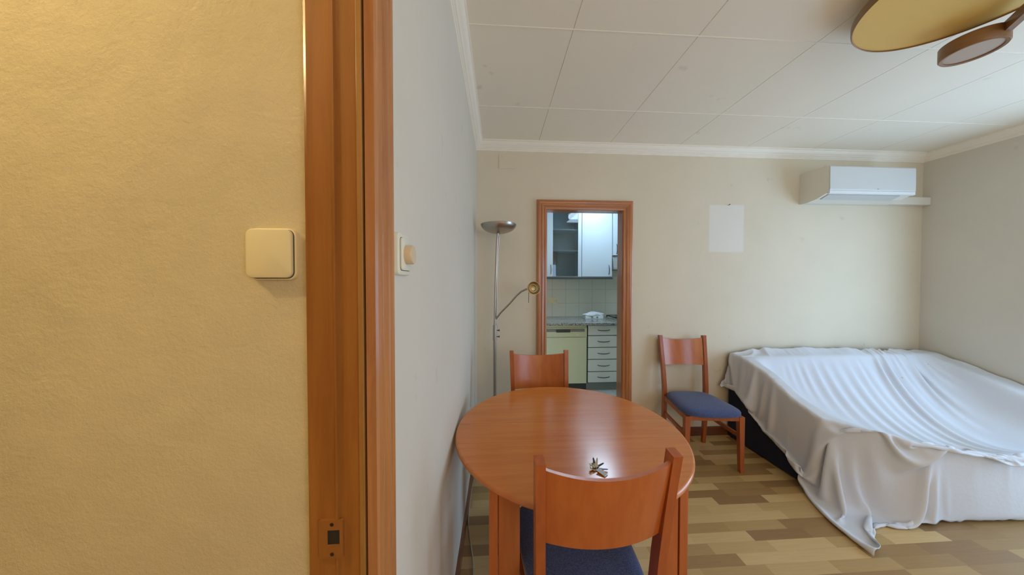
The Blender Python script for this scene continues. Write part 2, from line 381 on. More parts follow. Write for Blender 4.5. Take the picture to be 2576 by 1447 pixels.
# baseboards
bp = [(0, 0), (.012, 0), (.012, .070), (.008, .078), (0, .080)]
bm = new_bm(); sweep(bm, bp, [(XL(YJ+.09), YJ+.09, 0), (XL(YB), YB, 0), (DX0-.08, YB, 0)]); struct('baseboard_left', bm, M_base)
bm = new_bm(); sweep(bm, bp, [(DX1+.095, YB, 0), (XR, YB, 0), (XR, WY1+.05, 0)]); struct('baseboard_back', bm, M_base)

# hall seen on the left: rough wall tinted yellow by its colour, warm bulb
struct('wall_hall', box(-3.2, -.29, YJ+.018, YJ+.11, 0, HC), M_hall)
M_hall2 = plaster('hall_low_bounce', (.42, .37, .26, 1), .3, .1)  # unseen hall walls, darkened to cut bounced light
struct('wall_hall_end', box(-3.3, -3.2, -1.6, YJ+.11, 0, HC), M_hall2)
struct('wall_hall_rear', box(-3.3, -.29, -1.7, -1.6, 0, HC), M_hall2)
struct('floor_hall', box(-3.3, -.21, -1.7, YJ+.11, -.05, 0), M_floor)
struct('ceiling_hall', box(-3.3, -.29, -1.7, YJ+.11, HC, HC+.1), M_ceil)
t = thing('ceiling_bulb', 'bare warm bulb hanging from the hall ceiling', 'lamp', (-1.22, .02, HC))
obj('cord', add_tube(new_bm(), [(0, 0, 0), (0, 0, -.10)], .004), M_black, t); obj('socket', add_lathe(new_bm(), [(0, -.09), (.018, -.09), (.018, -.13), (0, -.13)], 16), M_white, t)

# door frame between hall and living room
bm = new_bm()
jp = [(-.300, YJ+.006), (-.297, YJ+.001), (-.293, YJ), (-.2545, YJ), (-.2535, YJ-.003), (-.2505, YJ-.003), (-.2495, YJ+.001), (-.2165, YJ+.001), (-.2165, YJ+.03), (-.300, YJ+.03)]
add_prism(bm, jp, 'z', 0, 2.10)
add_box(bm, -.300, -.206, -.45, YJ+.03, 2.10, 2.14)
door = struct('door_2', bm, M_jamb)
obj('edge_strip', box(-.2163, -.2078, YJ-.004, YJ+.03, 0, 2.10, .0008, 1), wood('pale_edge_strip', srgb(176, 132, 72), srgb(150, 106, 52), .4, .2, (14, 14, .8)), door)
# moulded casing on the living-room side; profile in (X, Y)
x0 = XL(.5)
pr = [(-.2062, YJ+.004), (-.2040, YJ-.003), (-.198, YJ-.002), (-.190, YJ-.001), (-.187, YJ+.004), (-.186, YJ+.008), (-.1885, YJ+.011), (-.1865, YJ+.014), (-.1835, YJ+.018), (-.1835, YJ+.022), (-.186, YJ+.025), (-.183, YJ+.029), (-.179, YJ+.034), (-.1775, YJ+.040), (-.1790, YJ+.046),
      (-.1800, YJ+.0475), (-.1765, YJ+.052), (-.1755, YJ+.058), (-.1765, YJ+.063), (-.181, YJ+.067), (-.190, YJ+.069), (x0-.01, YJ+.069), (x0-.01, YJ+.018), (-.2062, YJ+.018)]
pr = [(a, YJ+(b-YJ)*(.74 if b > YJ else 1)) for a, b in pr]
bm = add_prism(new_bm(), pr, 'z', 0, 2.17)
obj('casing', bm, M_casing, door)
# strike plate with latch hole and two screws
def frame_plate(bm, x0, x1, z0, z1, hx0, hx1, hz0, hz1, y0, y1):
    add_box(bm, x0, hx0, y0, y1, z0, z1); add_box(bm, hx1, x1, y0, y1, z0, z1); add_box(bm, hx0, hx1, y0, y1, z0, hz0); add_box(bm, hx0, hx1, y0, y1, hz1, z1)
k = YJ/.4
M_plate = plain('bronze_strike_plate', srgb(158, 104, 50), .4, .15)
bm = new_bm(); frame_plate(bm, -.2795, -.2425, 1.42-.440, 1.42-.379, -.266, -.2475, 1.42-.418, 1.42-.395, YJ-.0042, YJ+.001)
add_box(bm, -.2655, -.2480, YJ-.0054, YJ-.0040, 1.42-.4195, 1.42-.4178)
sp = obj('strike_plate', bm, M_plate, door)
obj('latch_hole', box(-.266, -.2475, YJ-.0034, YJ-.0031, 1.42-.418, 1.42-.395), M_black, sp)
for zz in (-.3855, -.4335):
    bm = new_bm(); add_lathe(bm, [(0, .0), (.0026, .0), (.0030, .0006), (0, .0006)], 16, M=Matrix.Translation((-.2590, YJ-.0042, 1.42+zz)) @ Matrix.Rotation(PI/2, 4, 'X'))
    obj('screw', bm, M_darkm, sp)

# kitchen door frame
bm = new_bm(); W = .086
cpr = [(0, 0), (0, .012), (.006, .017), (.014, .018), (.020, .014), (.024, .0145), (.030, .021), (.042, .024), (.046, .019), (.052, .019), (.058, .024), (.076, .026), (.084, .022), (.086, .016), (.086, 0)]
def casing_piece(bm, p0, p1, inner_dir, m0, m1):
    """p0->p1 along the inner edge; profile grows outward; mitred by growing length with the offset"""
    p0 = Vector(p0); p1 = Vector(p1); d = (p1-p0).normalized(); o = Vector(inner_dir)
    A = [bm.verts.new(p0+o*a+Vector((0, -b, 0))-d*a*m0) for a, b in cpr]; B = [bm.verts.new(p1+o*a+Vector((0, -b, 0))+d*a*m1) for a, b in cpr]
    n = len(cpr)
    for j in range(n): bm.faces.new((A[j], A[(j+1) % n], B[(j+1) % n], B[j]))
    bm.faces.new(A[::-1]); bm.faces.new(B)
ix0, ix1, iz = .455, 1.150, 2.062
casing_piece(bm, (ix0, YB, 0), (ix0, YB, iz), (-1, 0, 0), 0, 1); casing_piece(bm, (ix1, YB, 0), (ix1, YB, iz), (1, 0, 0), 0, 1)
kd = struct('door_1', bm, M_kcasing, smooth=True)
bm = new_bm(); casing_piece(bm, (ix0, YB, iz), (ix1, YB, iz), (0, 0, 1), 1, 1); obj('head_casing', bm, M_kcasing_h, kd, smooth=True)
bm = new_bm(); add_box(bm, DX0, ix0+.004, YB-.002, YB+.10, 0, iz+.006); add_box(bm, ix1-.004, DX1, YB-.002, YB+.10, 0, iz+.006); add_box(bm, DX0, DX1, YB-.002, YB+.10, iz, DZ)
obj('jamb', bm, M_kcasing, kd)

# ------------------------------------------------------------------ switches
def rounded_plate(w, h, d, r=.012, seg=6, edge=.004):
    """rounded square plate in X/Z, front towards -Y, with softened front edge"""
    bm = new_bm(); rings = []
    for (ins, y) in ((0, 0), (0, -d+edge), (edge*.3, -d+edge*.3), (edge, -d)):
        ring = []
        for cx, cz, a0 in ((w/2-r, h/2-r, 0), (-w/2+r, h/2-r, PI/2), (-w/2+r, -h/2+r, PI), (w/2-r, -h/2+r, 1.5*PI)):
            for q in range(seg+1):
                a = a0+PI/2*q/seg; ring.append(bm.verts.new((cx+(r-ins)*math.cos(a), y, cz+(r-ins)*math.sin(a))))
        rings.append(ring)
    n = len(rings[0])
    for A, B in zip(rings, rings[1:]):
        for j in range(n): bm.faces.new((A[j], A[(j+1) % n], B[(j+1) % n], B[j]))
    bm.faces.new(rings[0][::-1]); bm.faces.new(rings[-1]); return bm
YH = YJ+.018
t = thing('light_switch', 'square cream rocker switch on the rough yellow wall', 'light switch', (-.3545, YH, 1.42+.0445))
obj('frame', rounded_plate(.0745, .0830, .0075, .013, edge=.003), M_cream, t, smooth=True)
obj('gap', rounded_plate(.0690, .0785, .0080, .011, edge=.001), M_dgrey, t)
o = obj('rocker', rounded_plate(.0675, .0770, .0065, .010, edge=.002), M_cream, t, smooth=True); o.location = (-.0012, -.0078, .0006); o.rotation_euler = (0, 0, math.radians(2.2))
t = thing('dimmer_switch', 'pale square dimmer with round beige knob beside the door casing', 'light switch', (XL(.606), .606, 1.42+.056), PI/2-.0172)
obj('frame', rounded_plate(.080, .084, .010, .010), M_cream2, t, smooth=True)
o = obj('cover_plate', rounded_plate(.058, .064, .0035, .007, edge=.001), M_cream2, t, smooth=True); o.location = (0, -.0102, 0)
obj('gap', rounded_plate(.0605, .0665, .0104, .008, edge=.0005), M_dgrey, t)
bm = new_bm(); add_lathe(bm, [(0, 0), (.0195, 0), (.0195, .012), (.0175, .0145), (0, .0145)], 32, M=Matrix.Rotation(PI/2, 4, 'X')); o = obj('knob', bm, M_knob, t, smooth=True); o.location = (0, -.0136, 0)

# back wall bits
bm = box(.034, .177, YB-.004, YB+.001, 2.416, 2.541, .001, 1); tag(obj('junction_cover', bm, M_wall), 'painted-over square junction box cover high in the far left corner', 'wall box')
bm = new_bm(); add_tube(bm, [(2.144, YB, 2.129), (2.144, YB-.018, 2.133)], .0018, 8); add_lathe(bm, [(0, 0), (.005, 0), (.005, .002), (0, .002)], 12, M=Matrix.Translation((2.144, YB-.017, 2.133)) @ Matrix.Rotation(PI/2, 4, 'X'))
tag(obj('nail', bm, M_darkm), 'dark nail above the pale patch left by a picture', 'nail')

# ------------------------------------------------------------------ air conditioner
t = thing('air_conditioner', 'white wall-mounted split air conditioner above the covered sofa', 'air conditioner', (3.24, YB, 2.147))
w = .40
prof = [(0, 0), (-.06, -.004), (-.15, .012), (-.222, .040), (-.234, .058), (-.234, .262), (-.226, .272), (0, .276)]
obj('body', add_prism(new_bm(), prof, 'x', -w, w), M_acside, t)
bm = new_bm(); fp = [(-.234, .060), (-.242, .058), (-.246, .070), (-.244, .258), (-.236, .268), (-.232, .268)]
add_prism(bm, fp, 'x', -w+.003, w-.003); obj('front_panel', bm, M_acfront, t)
lp = [(-.232, .058), (-.244, .056), (-.243, .034), (-.228, .030)]
obj('lip', add_prism(new_bm(), lp, 'x', -w+.003, w-.003), M_white, t)
bm = new_bm(); add_prism(bm, [(-.214, .030), (-.150, .005), (-.148, .009), (-.212, .035)], 'x', -w+.03, w-.10); obj('louver', bm, M_aclouver, t)
obj('status_light', box(.035, .050, -.2472, -.243, .072, .078), M_grey, t)
t = thing('pipe_trunking', 'short cream plastic pipe duct running from the air conditioner to the corner', 'duct', (3.6, YB, 2.152))
bm = new_bm(); add_box(bm, .042, .498, -.055, 0, 0, .070, .006, 2); obj('duct', bm, M_acside, t)

# ------------------------------------------------------------------ ceiling lamp
def disc_obj(name, cx, cy, zb, zt, r, inset, mat_in, parent, lab):
    bm = new_bm(); add_lathe(bm, [(r-inset, zb), (r-.004, zb-.002), (r, zb+.004), (r, zt), (r-.008, zt), (r-.010, zb+.010), (r-inset, zb+.006), (r-inset, zb)], 96, cx, cy)
    o = obj(name+'_rim', bm, M_shade_rim, parent, smooth=True)
    bm = new_bm(); add_lathe(bm, [(0, zb+.004), (r-inset+.002, zb+.004), (r-inset+.002, zb+.008), (0, zb+.008)], 96, cx, cy)
    obj(name, bm, mat_in, parent, smooth=True); return o
LC = (1.82, 1.0, HC)
t = thing('ceiling_lamp', 'ceiling lamp of overlapping wood-rimmed discs, one large and amber', 'ceiling lamp', LC)
def rel(p): return (p[0]-LC[0], p[1]-LC[1], p[2]-HC)
zb = 1.13
cx, cy = 1.633*zb, .883*zb
disc_obj('large_disc', cx-LC[0], cy-LC[1], CH+zb-HC, CH+zb+.030-HC, .292*zb, .006, M_amber, t, '')
zb2 = 1.035; cx2, cy2 = 2.072*zb2, 1.148*zb2
disc_obj('small_disc', cx2-LC[0], cy2-LC[1], CH+zb2-HC, CH+zb2+.055-HC, .090, .014, M_pinkd, t, '')
bm = new_bm(); add_lathe(bm, [(0, 0), (.06, 0), (.06, -.045), (0, -.045)], 32); obj('mount', bm, M_white, t)
# wooden arm carrying the small disc
def atZ(u, v, z):
    d = fw+rt*((u-1288)/723.2)+up*((723.5-v)/723.2); return Vector((d.x*z/d.z, d.y*z/d.z, CH+z))
a = atZ(2543, 60, 1.075); b = atZ(2600, 8, 1.075); dirv = (b-a); dirv.z = 0; dirv.normalize(); side = Vector((-dirv.y, dirv.x, 0))
bm = new_bm(); P0 = a-dirv*.02; P1 = a+dirv*.42
vs = []
for P in (P0, P1):
    for s_, z_ in ((-.012, -.020), (.012, -.020), (.012, .020), (-.012, .020)): vs.append(bm.verts.new(P+side*s_+Vector((0, 0, z_))-Vector(LC)))
for f in ((0, 1, 2, 3), (7, 6, 5, 4), (0, 4, 5, 1), (1, 5, 6, 2), (2, 6, 7, 3), (3, 7, 4, 0)): bm.faces.new([vs[i] for i in f])
obj('arm', bm, M_shade_rim, t)

# ------------------------------------------------------------------ dining table
TC = (.331, 1.310); TR = .507; TZ = .75
t = thing('dining_table', 'round cherry-veneered dining table with a bunch of keys on it', 'table', (TC[0], TC[1], 0))
bm = new_bm(); th = .026
pf = [(0, TZ-th), (TR-.012, TZ-th), (TR-.010, TZ-th), (TR-.004, TZ-th+.003), (TR, TZ-th+.009), (TR, TZ-.007), (TR-.003, TZ-.002), (TR-.007, TZ), (TR-.0075, TZ), (TR-.02, TZ), (TR*.5, TZ), (0, TZ)]
for sgn in (0,): add_lathe(bm, pf, 160)
def mk_table_top():
    m = M_table.copy(); m.name = 'cherry_table_top'; nt = m.node_tree; b = nt.nodes['Principled BSDF']
    col = b.inputs['Base Color'].links[0].from_socket
    tc = nt.nodes.new('ShaderNodeTexCoord'); s = nt.nodes.new('ShaderNodeSeparateXYZ'); nt.links.new(tc.outputs['Object'], s.inputs[0])
    fac = None
    for y0, wd in ((.047, .0013), (-.120, .0007)):
        a = nt.nodes.new('ShaderNodeMath'); a.operation = 'SUBTRACT'; nt.links.new(s.outputs[1], a.inputs[0]); a.inputs[1].default_value = y0
        c = nt.nodes.new('ShaderNodeMath'); c.operation = 'ABSOLUTE'; nt.links.new(a.outputs[0], c.inputs[0])
        d = nt.nodes.new('ShaderNodeMath'); d.operation = 'LESS_THAN'; nt.links.new(c.outputs[0], d.inputs[0]); d.inputs[1].default_value = wd
        if fac is None: fac = d.outputs[0]
        else:
            e = nt.nodes.new('ShaderNodeMath'); e.operation = 'ADD'; nt.links.new(fac, e.inputs[0]); nt.links.new(d.outputs[0], e.inputs[1]); fac = e.outputs[0]
    e = nt.nodes.new('ShaderNodeMath'); e.operation = 'MULTIPLY'; nt.links.new(fac, e.inputs[0]); e.inputs[1].default_value = .55
    mx = nt.nodes.new('ShaderNodeMix'); mx.data_type = 'RGBA'; nt.links.new(e.outputs[0], mx.inputs[0]); nt.links.new(col, mx.inputs[6]); mx.inputs[7].default_value = srgb(96, 48, 20)
    nt.links.new(mx.outputs[2], b.inputs['Base Color']); return m
obj('tabletop', bm, mk_table_top(), t, smooth=True)
for sx in (-1, 1):
    for sy in (-1, 1):
        bm = new_bm(); X0, X1 = .352, .246
        a, b = sorted((sx*X0, sx*(X0-.030))); y0, y1 = sorted((sy*.345, sy*.290)); add_box(bm, a, b, y0, y1, 0, TZ-th, .003, 2)
        a, b = sorted((sx*(X0-.032), sx*X1)); y0, y1 = sorted((sy*.340, sy*.315)); add_box(bm, a, b, y0, y1, 0, TZ-th, .002, 1)
        obj('leg', bm, M_legw, t)
for sy in (-1, 1):
    bm = new_bm(); y0, y1 = sorted((sy*.325, sy*.305)); add_box(bm, -.244, .244, y0, y1, .655, TZ-th); obj('apron', bm, M_legw, t)
for sx in (-1, 1):
    bm = new_bm(); a, b = sorted((sx*.325, sx*.305)); add_box(bm, a, b, -.289, .289, .655, TZ-th); obj('apron', bm, M_legw, t)

# ------------------------------------------------------------------ chairs
def make_chair(label, loc, rz, group):
    t = thing('dining_chair', label, 'chair', loc, rz, group)
    for s in (-1, 1):
        bm = new_bm()                                   # front leg, tapered
        xo, yo = s*.196, .180
        A = []
        for z, hw, hd in ((0, .013, .014), (.05, .0145, .0155), (.42, .019, .020)):
            A.append([bm.verts.new((xo+s*(.019-hw)+a*hw, yo+(.020-hd)+b*hd, z)) for a, b in ((-1, -1), (1, -1), (1, 1), (-1, 1))])
        for P, Q in zip(A, A[1:]):
            for j in range(4): bm.faces.new((P[j], P[(j+1) % 4], Q[(j+1) % 4], Q[j]))
        bm.faces.new(A[0][::-1]); bm.faces.new(A[-1]); obj('leg', bm, M_cherry, t)
        bm = new_bm(); A = []                           # rear leg running up into the back post
        for z, y, hd, x in ((0, -.222, .014, .176), (.15, -.210, .017, .176), (.30, -.203, .020, .176), (.42, -.200, .021, .177), (.50, -.202, .021, .178), (.62, -.214, .020, .181), (.75, -.232, .019, .185), (.88, -.252, .018, .189), (.945, -.262, .018, .191)):
            A.append([bm.verts.new((s*x+a*.0135, y+b*hd, z+(b*.003 if z > .9 else 0))) for a, b in ((-1, -1), (1, -1), (1, 1), (-1, 1))])
        for P, Q in zip(A, A[1:]):
            for j in range(4): bm.faces.new((P[j], P[(j+1) % 4], Q[(j+1) % 4], Q[j]))
        bm.faces.new(A[0][::-1]); bm.faces.new(A[-1]); obj('leg', bm, M_cherry, t)
        bm = new_bm(); xx = .192 if s > 0 else .192     # side rail under the seat and low stretcher
        P = [(s*.186, -.19), (s*.200, .165)]
        def bar(bm, x0, y0, x1, y1, z0, z1, hw, zz0=None):
            A = [bm.verts.new((x+a*hw, y, z)) for (x, y) in ((x0, y0),) for a, z in ((-1, z0), (1, z0), (1, z1), (-1, z1))]
            B = [bm.verts.new((x1+a*hw, y1, z)) for a, z in ((-1, z0), (1, z0), (1, z1), (-1, z1))]
            for j in range(4): bm.faces.new((A[j], A[(j+1) % 4], B[(j+1) % 4], B[j]))
            bm.faces.new(A[::-1]); bm.faces.new(B)
        bar(bm, s*.178, -.190, s*.198, .168, .385, .425, .009); obj('side_rail', bm, M_cherry, t)
        bm = new_bm(); bar(bm, s*.176, -.195, s*.196, .170, .255, .283, .008); obj('stretcher', bm, M_cherry, t)
    obj('front_rail', box(-.180, .180, .178, .196, .388, .425, .002, 1), M_cherry, t)
    obj('rear_rail', box(-.165, .165, -.208, -.190, .375, .425, .002, 1), M_cherry, t)
    # curved back panel with dipping top edge
    bm = new_bm(); N = 24; F_, B_ = [], []
    for i in range(N+1):
        u = -1+2*i/N; x = u*.176; cur = 1-u*u
        zt = .922-.020*cur; zb = .690-.004*cur; col_f, col_b = [], []
        for q in range(7):
            f = q/6; z = zb+(zt-zb)*f; yc = -.222-.0455*(z-.69)/.25-.034*cur
            col_f.append(bm.verts.new((x*(1+.03*(f-.5)), yc+.0065, z))); col_b.append(bm.verts.new((x*(1+.03*(f-.5)), yc-.0065, z)))
        F_.append(col_f); B_.append(col_b)
    for i in range(N):
        for q in range(6):
            bm.faces.new((F_[i][q], F_[i+1][q], F_[i+1][q+1], F_[i][q+1])); bm.faces.new((B_[i][q+1], B_[i+1][q+1], B_[i+1][q], B_[i][q]))
        bm.faces.new((F_[i][6], F_[i+1][6], B_[i+1][6], B_[i][6])); bm.faces.new((B_[i][0], B_[i+1][0], F_[i+1][0], F_[i][0]))
    for i in (0, N):
        for q in range(6): bm.faces.new((F_[i][q], F_[i][q+1], B_[i][q+1], B_[i][q]))
    obj('backrest', bm, M_panel, t, smooth=True)
    # padded seat: rounded trapezoid with crowned top
    bm = new_bm(); rings = []; n = 64
    for k_, (ins, z) in enumerate(((.006, .424), (0, .430), (0, .448), (.004, .456), (.016, .464), (.045, .470), (.09, .474), (.14, .476))):
        ring = []
        for j in range(n):
            a = 2*PI*j/n; ca, sa = math.cos(a), math.sin(a); e = .42
            ux = math.copysign(abs(ca)**e, ca); uy = math.copysign(abs(sa)**e, sa)
            hw = .205+.022*uy; y = .003+uy*(.213-ins)+(.018*(1-ux*ux) if uy > 0 else 0)*(1-ins/.2); ring.append(bm.verts.new((ux*(hw-ins), y, z)))
        rings.append(ring)
    for A_, B2 in zip(rings, rings[1:]):
        for j in range(n): bm.faces.new((A_[j], A_[(j+1) % n], B2[(j+1) % n], B2[j]))
    bm.faces.new(rings[0][::-1]); bm.faces.new(rings[-1]); obj('seat', bm, M_seat, t, smooth=True)
    return t
GR = 'cherry dining chairs with blue seats'
ch = make_chair('cherry chair seen from behind in the foreground, tucked under the near side of the table', (.300, 1.022, 0), math.radians(2.0), GR)
c2 = copy_tree(ch); c2.location = (.300, 1.722, 0); c2.rotation_euler = (0, 0, math.radians(179)); c2['label'] = 'cherry chair pushed in at the far side of the table, mostly hidden by it'
c3 = copy_tree(ch); c3.location = (1.650, 2.222, 0); c3.rotation_euler = (0, 0, math.radians(174.5)); c3['label'] = 'cherry chair standing against the back wall beside the covered sofa, blue seat visible'

# ------------------------------------------------------------------ keys
kt = thing('keyring', 'bunch of keys with a metal tag on the dining table', 'keys', (.36, 1.0, TZ))
KZ = .0012
def torus(bm, c, R, r, M=Matrix.Identity(4), n=28):
    pts = [M @ Vector((R*math.cos(2*PI*i/n), R*math.sin(2*PI*i/n), 0))+Vector(c) for i in range(n)]; return add_tube(bm, pts, r, 8, closed=True)
bm = new_bm(); torus(bm, (-.010, -.004, .011), .0125, .0011, Matrix.Rotation(.55, 4, 'X') @ Matrix.Rotation(.35, 4, 'Y')); obj('ring', bm, M_steel, kt, smooth=True)
bm = new_bm(); torus(bm, (-.012, .002, .008), .0085, .0009, Matrix.Rotation(-.6, 4, 'Y')); obj('ring', bm, M_brass, kt, smooth=True)
def key(ang, tilt, ln, head, mat, off=(0, 0, .003), name='key'):
    bm = new_bm(); n = 20
    out = [(ln*0+head*math.cos(a)*.9, head*math.sin(a)) for a in [PI*.18+i*(2*PI-PI*.36)/n for i in range(n+1)]]
    blade = [(ln, -.0022), (ln+.003, 0), (ln, .0024), (ln-.004, .0034), (ln-.007, .0024), (ln-.010, .0036), (ln-.014, .0026)]
    poly = out+blade
    add_prism(bm, poly, 'z', -.0009, .0009)
    o = obj(name, bm, mat, kt); o.location = off; o.rotation_euler = (0, -tilt, ang); return o
key(math.radians(78), .30, .030, .0105, M_darkm, (-.001, .010, .0065)); key(math.radians(60), .42, .028, .009, M_steel, (.003, .006, .008))
key(math.radians(18), .20, .030, .008, M_darkm, (.004, .002, .006)); key(math.radians(-12), .05, .032, .009, M_darkm, (.006, -.006, .004))
key(math.radians(-150), .05, .018, .008, M_brass, (-.012, -.006, .003)); key(math.radians(150), .35, .016, .008, M_steel, (-.004, .004, .006))
bm = new_bm(); add_box(bm, 0, .036, -.0105, .0105, -.0012, .0012, .001, 1); o = obj('tag', bm, plain('brushed_tag', (.55, .52, .48, 1), .45, .6), kt); o.location = (.002, -.012, .008); o.rotation_euler = (0, .16, math.radians(-52))

# ------------------------------------------------------------------ floor lamp
LX, LY = .012, 2.30
t = thing('floor_lamp', 'satin metal uplighter floor lamp with a small reading arm in the far left corner', 'floor lamp', (LX, LY, 0))
bm = new_bm(); add_lathe(bm, [(0, 0), (.125, 0), (.128, .006), (.125, .014), (.04, .022), (.018, .03), (0, .03)], 48); obj('base', bm, M_metal, t, smooth=True)
bm = new_bm(); add_tube(bm, [(-.016, 0, .02), (-.014, 0, .96)], .0135, 20); obj('lower_pole', bm, M_metal, t, smooth=True)
bm = new_bm(); add_tube(bm, [(-.0145, 0, .955), (-.0125, 0, 1.075)], .0165, 20); obj('collar', bm, M_metal, t, smooth=True)
for zz in (.985, 1.035):
    bm = new_bm(); add_tube(bm, [(.0, -.004, zz), (.016, -.006, zz)], .0035, 10); add_tube(bm, [(.016, -.006, zz), (.024, -.007, zz)], .007, 12); obj('knob', bm, M_darkm, t, smooth=True)
bm = new_bm(); add_tube(bm, [(-.0155, 0, 1.07), (-.008, 0, 1.40), (.002, 0, 1.70), (.008, -.004, 1.79), (.010, -.02, 1.83)], .0085, 14); obj('upper_pole', bm, M_metal, t, smooth=True)
bm = new_bm(); add_tube(bm, [(-.004, .004, 1.07), (.002, .004, 1.25), (.006, .004, 1.55), (.014, .004, 1.70), (.022, .002, 1.79)], .006, 12); obj('upper_pole', bm, M_metal, t, smooth=True)
bm = new_bm(); R = .141; pr_ = []
for i in range(15):
    a = i/14; pr_.append((R*math.sin(a*PI/2*.98)+.0, 1.806+.070*(1-math.cos(a*PI/2))**1.0))
pr2 = [(max(r-.003, 0), z+.003) for r, z in pr_[::-1]]
add_lathe(bm, pr_+[(R+.001, 1.878)]+pr2, 64); o = obj('bowl', bm, M_metal, t, smooth=True); o.location = (.016, 0, 0)
bm = new_bm(); torus(bm, (.016, -.0, 1.877), .141, .0022, n=64); obj('bowl_rim', bm, M_steel, t, smooth=True)
bm = new_bm(); add_tube(bm, [(-.004, -.006, 1.128), (.03, -.02, 1.175), (.10, -.05, 1.25), (.155, -.07, 1.315), (.19, -.085, 1.348), (.225, -.095, 1.365), (.25, -.10, 1.372)], .0068, 12); arm = obj('reading_arm', bm, M_metal, t, smooth=True)
hd = Matrix.Translation((.283, -.102, 1.374)) @ Matrix.Rotation(math.radians(82), 4, 'X') @ Matrix.Rotation(math.radians(8), 4, 'Y')
bm = new_bm(); add_lathe(bm, [(0, -.022), (.025, -.020), (.045, -.008), (.052, .006), (.052, .012), (.049, .012), (.046, .004), (.036, -.004), (.030, -.001), (.026, -.001), (.020, -.008), (.012, -.006), (0, -.005)], 40, M=hd); obj('reading_head', bm, M_brass, t, smooth=True)
bm = new_bm(); add_tube(bm, [(.247, -.104, 1.365), (.245, -.106, 1.262)], .0022, 8); obj('pull_rod', bm, M_darkm, t)
# its cable along the skirting
pts = [(-.02, 2.26, .006), (-.08, 2.16, .005), (-.148, 2.06, .005), (-.160, 1.92, .005), (-.162, 1.79, .005), (-.155, 1.66, .005), (-.132, 1.54, .005), (-.112, 1.44, .005), (-.104, 1.35, .005), (-.106, 1.24, .005), (-.12, 1.10, .005), (-.15, .95, .005), (-.165, .8, .005)]
def smooth_pts(pts, k=6):
    P = [Vector(p) for p in pts]; out = []
    for i in range(len(P)-1):
        p0 = P[max(i-1, 0)]; p1 = P[i]; p2 = P[i+1]; p3 = P[min(i+2, len(P)-1)]
        for q in range(k):
            s = q/k; out.append(.5*((2*p1)+(p2-p0)*s+(2*p0-5*p1+4*p2-p3)*s*s+(3*p1-p0-3*p2+p3)*s**3))
    out.append(P[-1]); return out
bm = add_tube(new_bm(), smooth_pts(pts), .0035, 10)
tag(obj('power_cable', bm, plain('beige_cable', (.45, .40, .30, 1), .5), smooth=True), 'thin beige cable lying on the floor along the left wall', 'cable')

# ------------------------------------------------------------------ kitchen
KY = 4.30
struct('floor_kitchen', box(-.4, 2.9, YB+.08, KY+.1, -.05, 0), M_kfloor)
struct('floor_threshold', box(DX0, DX1, YB, YB+.10, -.0505, .0), M_floor)
struct('ceiling_kitchen', box(-.4, 2.9, YB+.08, KY+.1, 2.60, 2.70), M_white)
struct('wall_kitchen_back', box(-.4, 2.9, KY, KY+.1, 0, 2.60), M_ktile)
struct('wall_kitchen_left', box(-.5, -.4, YB+.08, KY+.1, 0, 2.60), M_wall2)
struct('wall_kitchen_right', box(2.9, 3.0, YB+.08, KY+.1, 0, 2.60), M_wall2)
t = thing('kitchen_ceiling_light', 'bright cool-white ceiling light inside the kitchen', 'ceiling lamp', (1.38, 3.42, 2.60))
obj('mount', box(-.14, .14, -.44, .44, -.03, 0), M_white, t)
obj('diffuser', box(-.12, .12, -.42, .42, -.095, -.031, .02, 3), M_klamp, t, smooth=True)
area('kitchen_lamp_light', (1.38, 3.22, 2.49), (0, 0, 0), .22, .80, 5.5, (.52, .76, 1.0))

def bow_handle(bm, p0, p1, out, r=.004, bow=.022):
    p0 = Vector(p0); p1 = Vector(p1); out = Vector(out); pts = []
    for i in range(13):
        s = i/12; pts.append(p0.lerp(p1, s)+out*bow*(math.sin(PI*s)**.6))
    add_tube(bm, pts, [r*(.75+.25*math.sin(PI*i/12)) for i in range(13)], 8); return bm
# worktop
bm = new_bm(); add_box(bm, -.35, 2.85, 3.60, KY, .868, .898, .006, 2); tag(obj('kitchen_worktop', bm, M_granite), 'grey speckled granite worktop over the kitchen units', 'worktop')
# drawer unit
t = thing('drawer_cabinet', 'cream base cabinet with five bow-handled drawers right of the dishwasher', 'cabinet', (1.414, 3.66, 0))
obj('carcass', box(-.211, .211, .019, .60, .10, .868), M_dgrey, t); obj('plinth', box(-.215, .215, .045, .06, 0, .10), M_grey, t)
zs = [.862, .724, .568, .412, .251, .105]
for a, b in zip(zs, zs[1:]):
    d = obj('drawer', box(-.205, .207, 0, .018, b+.006, a-.004, .002, 1), M_drawer, t); m = (a+b)/2+.006
    bm = bow_handle(new_bm(), (-.080, -.001, m), (.080, -.001, m), (0, -.85, -.35), .0052); obj('handle', bm, M_darkm, d, smooth=True)
# dishwasher
t = thing('dishwasher', 'cream-yellow dishwasher under the granite worktop', 'dishwasher', (.897, 3.66, 0))
obj('body', box(-.298, .296, .012, .60, .10, .868), M_dish, t); obj('plinth', box(-.298, .296, .04, .06, 0, .10), M_dgrey, t)
obj('top_strip', box(-.298, .290, 0, .012, .832, .866, .002, 1), M_dish, t)
bm = new_bm(); frame_plate(bm, -.298, .292, .712, .828, -.290, .266, .778, .818, -.006, .012); cpn = obj('control_panel', bm, M_dish, t)
obj('handle_recess', box(-.290, .266, .006, .012, .778, .818), M_grey, cpn)
bm = new_bm(); add_box(bm, -.110, .075, -.008, .008, .770, .806, .006, 2); obj('latch_grip', bm, M_dgrey, cpn)
bm = new_bm(); add_lathe(bm, [(0, 0), (.016, 0), (.015, .008), (0, .010)], 24, M=Matrix.Translation((.165, -.006, .742)) @ Matrix.Rotation(PI/2, 4, 'X')); obj('dial', bm, M_drawer, cpn)
obj('door', box(-.296, .292, -.004, .012, .104, .706, .006, 2), M_dish, t)
